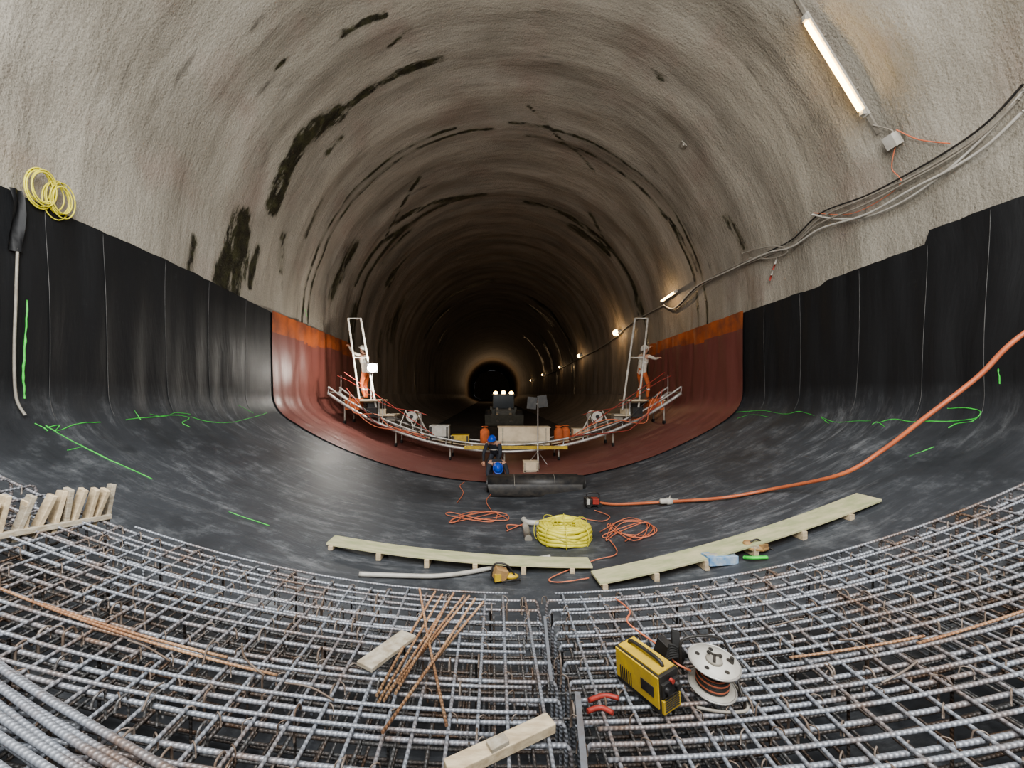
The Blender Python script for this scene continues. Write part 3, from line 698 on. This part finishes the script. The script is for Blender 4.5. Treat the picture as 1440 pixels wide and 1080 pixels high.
reach=dict(pel=(0,0,.93),che=(0,.08,1.30),nec=(0,.10,1.47),head=(0,.14,1.62),shL=(-.2,.09,1.40),elL=(-.27,.32,1.50),wrL=(-.22,.50,1.70),elR=(.30,.28,1.30),wrR=(.22,.50,1.35),hiL=(-.10,0,.88),knL=(-.13,.10,.49),anL=(-.14,-.04,.09),toL=(-.16,.13,.045),knR=(.14,.16,.50),anR=(.15,.10,.09),toR=(.17,.27,.045),shR=(.2,.09,1.40),hiR=(.10,0,.88))
kneel=dict(pel=(0,0,.42),che=(0,.22,.68),nec=(0,.32,.80),head=(0,.42,.86),shL=(-.19,.27,.72),elL=(-.26,.44,.46),wrL=(-.2,.62,.26),hiL=(-.11,-.01,.38),knL=(-.17,.28,.09),anL=(-.15,-.12,.08),toL=(-.15,-.28,.05))
bend=dict(pel=(0,0,.44),che=(0,.34,.46),nec=(0,.47,.42),head=(0,.58,.36),shL=(-.19,.38,.44),elL=(-.26,.50,.22),wrL=(-.2,.66,.07),hiL=(-.11,-.01,.38),knL=(-.17,.22,.09),anL=(-.15,-.20,.08),toL=(-.15,-.34,.05))
worker('worker',(-4.45,12.45,2.14),70,reach,'whc','orc','steelw',(25,0))
worker('worker',(4.45,12.45,2.14),-70,reach,'whc','orc','steelw',(25,0))
worker('worker',(-.28,11.75,.10),165,kneel,'bluc','bluc','blu',(-20,0))
worker('worker',(-.30,10.2,.10),185,bend,'bluc','bluc','blu',(-60,0))
# ---------------------------------------------------------------- small wheel loader in the distance
b=MB(); y=22
b.box((-.15,y+1.5,1.6),(1.7,2.6,.8),'mach'); b.box((-.15,y-.2,1.5),(1.0,1.4,.6),'mach')
b.box((-.15,y+.6,2.5),(1.3,1.2,1.1),'glass'); b.box((-.15,y+.6,3.1),(1.45,1.4,.10),'mach')
for sx in(-.65,.65): 
    for yy in(y+.05,y+1.2): b.tube([(-.15+sx,yy,1.9),(-.15+sx,yy,3.1)],.05,'mach',6)
for sx in(-.95,.95):
    for yy in(y-.6,y+2.2):
        b.tube([(-.15+sx-.2,yy,1.25),(-.15+sx-.18,yy,1.25),(-.15+sx+.18,yy,1.25),(-.15+sx+.2,yy,1.25)],[.5,.62,.62,.5],'rub',20); b.tube([(-.15+sx-.22,yy,1.25),(-.15+sx+.22,yy,1.25)],.28,'gry',12)
for sx in(-.4,.4): b.tube([(-.15+sx,y,1.9),(-.15+sx,y-1.0,1.5),(-.15+sx,y-1.6,1.0)],.10,'gry',8)
b.add([(-1.3,y-1.6,1.5),(1.0,y-1.6,1.5),(1.0,y-1.5,.75),(-1.3,y-1.5,.75),(1.0,y-2.3,.68),(-1.3,y-2.3,.68)],[(0,1,2,3),(3,2,4,5)],'mach',False)
for x,z in((-.65,3.22),(.35,3.22),(-.15,3.26)): b.sph((x,y+.0,z),(.14,.12,.17),'head')
b.xf(Matrix.Translation((.3,22,.62))@Matrix.Diagonal((.9,.9,.68,1))@Matrix.Translation((.15,-22,-.62)))
b.build('wheel_loader')
# ---------------------------------------------------------------- lamps and cables
def lampbody(p,q,nrm,k='tube'):
    b=MB(); p,q=V(p),V(q); d=(q-p).normalized(); sd=d.cross(nrm).normalized()
    b.tube([p+nrm*.10,q+nrm*.10],.030,k,12)
    b.board(p-d*.12+nrm*.05,q+d*.12+nrm*.05,.09,.035,'lgry',sd)
    for e in (p-d*.05,q+d*.05): b.box(e+nrm*.08,(.06,.06,.07),'lgry')
    for t in(.2,.8): c_=p.lerp(q,t); b.tube([c_+nrm*.05,c_-nrm*.06],.015,'gry',6)
    return b
def nrm(p):
    d=V((0,p.y,ZC))-p if p.z>ZC else V((-p.x,0,0)); return d.normalized()
def alight(loc,tgt,e,sx,sy,col,name):
    l=bpy.data.lights.new(name,'AREA'); l.shape='RECTANGLE'; l.size=sx; l.size_y=sy; l.energy=e; l.color=col
    o=bpy.data.objects.new(name,l); o.location=loc; o.rotation_euler=(V(tgt)-V(loc)).to_track_quat('-Z','Y').to_euler(); sc.collection.objects.link(o)
def plight(loc,e,col,r,name):
    l=bpy.data.lights.new(name,'POINT'); l.energy=e; l.color=col; l.shadow_soft_size=r
    o=bpy.data.objects.new(name,l); o.location=loc; sc.collection.objects.link(o)
warm=(1,.70,.42)
p,q=lin(1147,22,.08),lin(1225,148,.08); q.y=p.y=6.0
b=lampbody(p,q,nrm((p+q)/2)); d=(q-p).normalized(); n_=nrm(q)
b.board(p-d*.75+n_*.03,q+d*.45+n_*.03,.05,.03,'gry',d.cross(n_)); e=lin(1265,195,.10); b.box(e,(.12,.14,.20),'lgry',Matrix.Rotation(-.5,3,'Y')); b.tube(smooth([q+d*.3+n_*.05,e+V((0,0,.15)),e],4),.01,'gry',6)
b.build('fluorescent_tube_lamp')
p,q=lin(940,421,.15),lin(958,409,.15); n_=nrm(p); lampbody(p,q,n_).build('tunnel_lamp'); plight((p+q)/2+n_*.35,18,warm,.03,'lamp_light')
for (x,y_,e,r_) in ((872,467,30,.16),(818,500,16,.12),(790,516,9,.10),(765,527,6,.10),(748,535,5,.11)):
    p=lin(x,y_,.2); n_=nrm(p); b=MB(); b.sph(p,(r_,r_,r_),'head'); b.box(p-n_*.12,(.2,.3,.2),'lgry'); b.tube([p-n_*.12,p-n_*.3],.03,'gry',6); b.build('tunnel_lamp'); plight(p+n_*.4,e,warm,.03,'lamp_light')
plight((0,21,3.2),14,warm,.05,'loader_light')
plight((0,88,5.5),450,warm,.3,'far_heading_light')
b=MB(); p=V((-4.12,12.0,3.14)); b.sph(p,(.15,.06,.13),'bulb'); b.box(p+V((-.02,.1,0)),(.36,.1,.30),'dk'); b.tube([p+V((0,.1,0)),p+V((-.1,.2,-.5)),p+V((-.1,.2,-1.0))],.02,'steelw',6); b.build('site_floodlight',.01)
plight(p+V((0,-.15,0)),130,(1,.95,.85),.06,'flood_light')
b=MB()
base=[(1450,116),(1400,168),(1350,205),(1290,240),(1225,275),(1160,300),(1120,335),(1085,352),(1030,380),(985,402),(955,432),(938,428)]
for k_,(dx,dy,rr,mk) in enumerate([(0,0,.014,'dk'),(4,10,.016,'gry'),(-2,20,.016,'gry'),(8,36,.020,'lgry')]):
    P=[]
    for i,(x,y_) in enumerate(base):
        f=max(0,1-i/9) if k_>1 else max(.25,1-i/8)
        sag=(18*math.sin(i*1.1+k_) if 3<i<9 else 0)*(.5 if k_ else .15)
        P.append(lin(min(x+dx*f,1460),y_+dy*f*1.0+sag*.6,.08+.02*k_))
    b.tube(smooth(P,8),rr,mk,8)
b.tube(smooth([lin(*q_,.08) for q_ in [(1150,298),(1200,300),(1245,280),(1275,255),(1262,235),(1266,205)]],6),.007,'orgc',6)
b.tube(smooth([lin(*q_,.08) for q_ in [(1268,180),(1300,194),(1345,200)]],6),.008,'orgc',6)
b.tube(smooth([lin(*q_,.08) for q_ in [(1130,318),(1110,345),(1098,365)]],6),.008,'gry',6)
b.tube(smooth([lin(*q_,.10) for q_ in [(1050,355),(1075,348),(1100,345),(1115,352),(1095,362),(1060,362)]],6),.016,'gry',6)
b.tube(smooth([lin(*q_,.10) for q_ in [(1150,300),(1180,306),(1225,304),(1280,282),(1340,240),(1400,185),(1455,122)]],6),.018,'lgry',6)
b.tube(smooth([lin(*q_,.10) for q_ in [(938,428),(915,440),(890,455),(860,480),(835,495),(818,503),(790,518),(760,532)]],6),.03,'gry',6)
b.build('electric_cable_run')
b=MB(); p,q=lin(1089,394,.10),lin(1099,362,.10); 
for i in range(4): b.tube([p.lerp(q,i/4),p.lerp(q,(i+1)/4)],.018,('redp','steelw')[i%2],8)
b.build('ranging_rod')
b=MB(); p=lin(962,203,.03); n_=nrm(p); t_=n_.cross(V((0,1,0))); b.board(p-t_*.09,p+t_*.09,.20,.03,'gry',V((0,1,.3))); b.board(p+n_*.02-t_*.03,p+n_*.02+t_*.03,.14,.02,'lgry',V((0,1,.3))); b.build('monitoring_plate',.005)
b=MB()
for (cx,cy,rr) in ((40,262,.17),(68,280,.16)):
    s0,Y0=sight(cx,cy)
    for q in range(7):
        r_=rr+j(.03); oy,os=j(.03),j(.03)
        b.tube([shell(s0+(r_*1.25*math.sin(t)+os),Y0+(r_*.8*math.cos(t)+oy),.10+.012*q) for t in [2*math.pi*i/24 for i in range(24)]],.008,'yel',6,True)
b.build('yellow_cable_coil')
b=MB(); b.tube(smooth([lin(*q_,.13) for q_ in [(8,350),(5,420),(3,500),(6,560),(20,590)]],6),.014,'gry',8)
b.build('vertical_conduit')
b=MB(); vs=[];fs=[]
for i in range(9):
    for k_ in range(5):
        x=-4+ k_*5+3*math.sin(i*.7); y_=262+i*11+1.5*k_; s,Y=sight(x,y_); vs.append(shell(s,Y,.13+.03*math.sin(k_*1.5+i*.4)))
for i in range(8):
    for k_ in range(4): fs.append((i*5+k_,i*5+k_+1,(i+1)*5+k_+1,(i+1)*5+k_))
b.add(vs,fs,'blk'); b.build('membrane_flap')
# ---------------------------------------------------------------- lights, world, camera
alight((0,-2.5,6.5),(0,6,2.5),500,7,4,(1,.975,.93),'portal_daylight')
alight((-1.2,-.4,4.8),(-6,4.0,6.0),390,2.2,2.2,(1,.975,.93),'wall_wash_fill')  # unseen fill added to brighten the near left wall
alight((.6,-.4,4.8),(6,4.2,6.0),330,2.2,2.2,(1,.96,.90),'wall_wash_fill')  # matching added fill for the right wall, no fixture behind it
alight((0,.6,8.4),(0,3.2,0),500,6,2,(.95,.975,1),'overhead_fill')  # added fill from above to lift the near end, no lamp modelled
w=bpy.data.worlds.new('World'); sc.world=w; w.use_nodes=True; w.node_tree.nodes['Background'].inputs[0].default_value=(.8,.85,.9,1); w.node_tree.nodes['Background'].inputs[1].default_value=.3
try: sc.view_settings.look='AgX - Medium High Contrast'
except Exception: pass
cd=bpy.data.cameras.new('Camera'); cam=bpy.data.objects.new('Camera',cd); sc.collection.objects.link(cam); sc.camera=cam
cam.location=CAM; cam.rotation_euler=(math.radians(90),0,0); cd.sensor_width=36; cd.lens=F/1440*36
cd.shift_x=(720-VX)/1440; cd.shift_y=(VY-540)/1440; cd.clip_start=.05; cd.clip_end=400
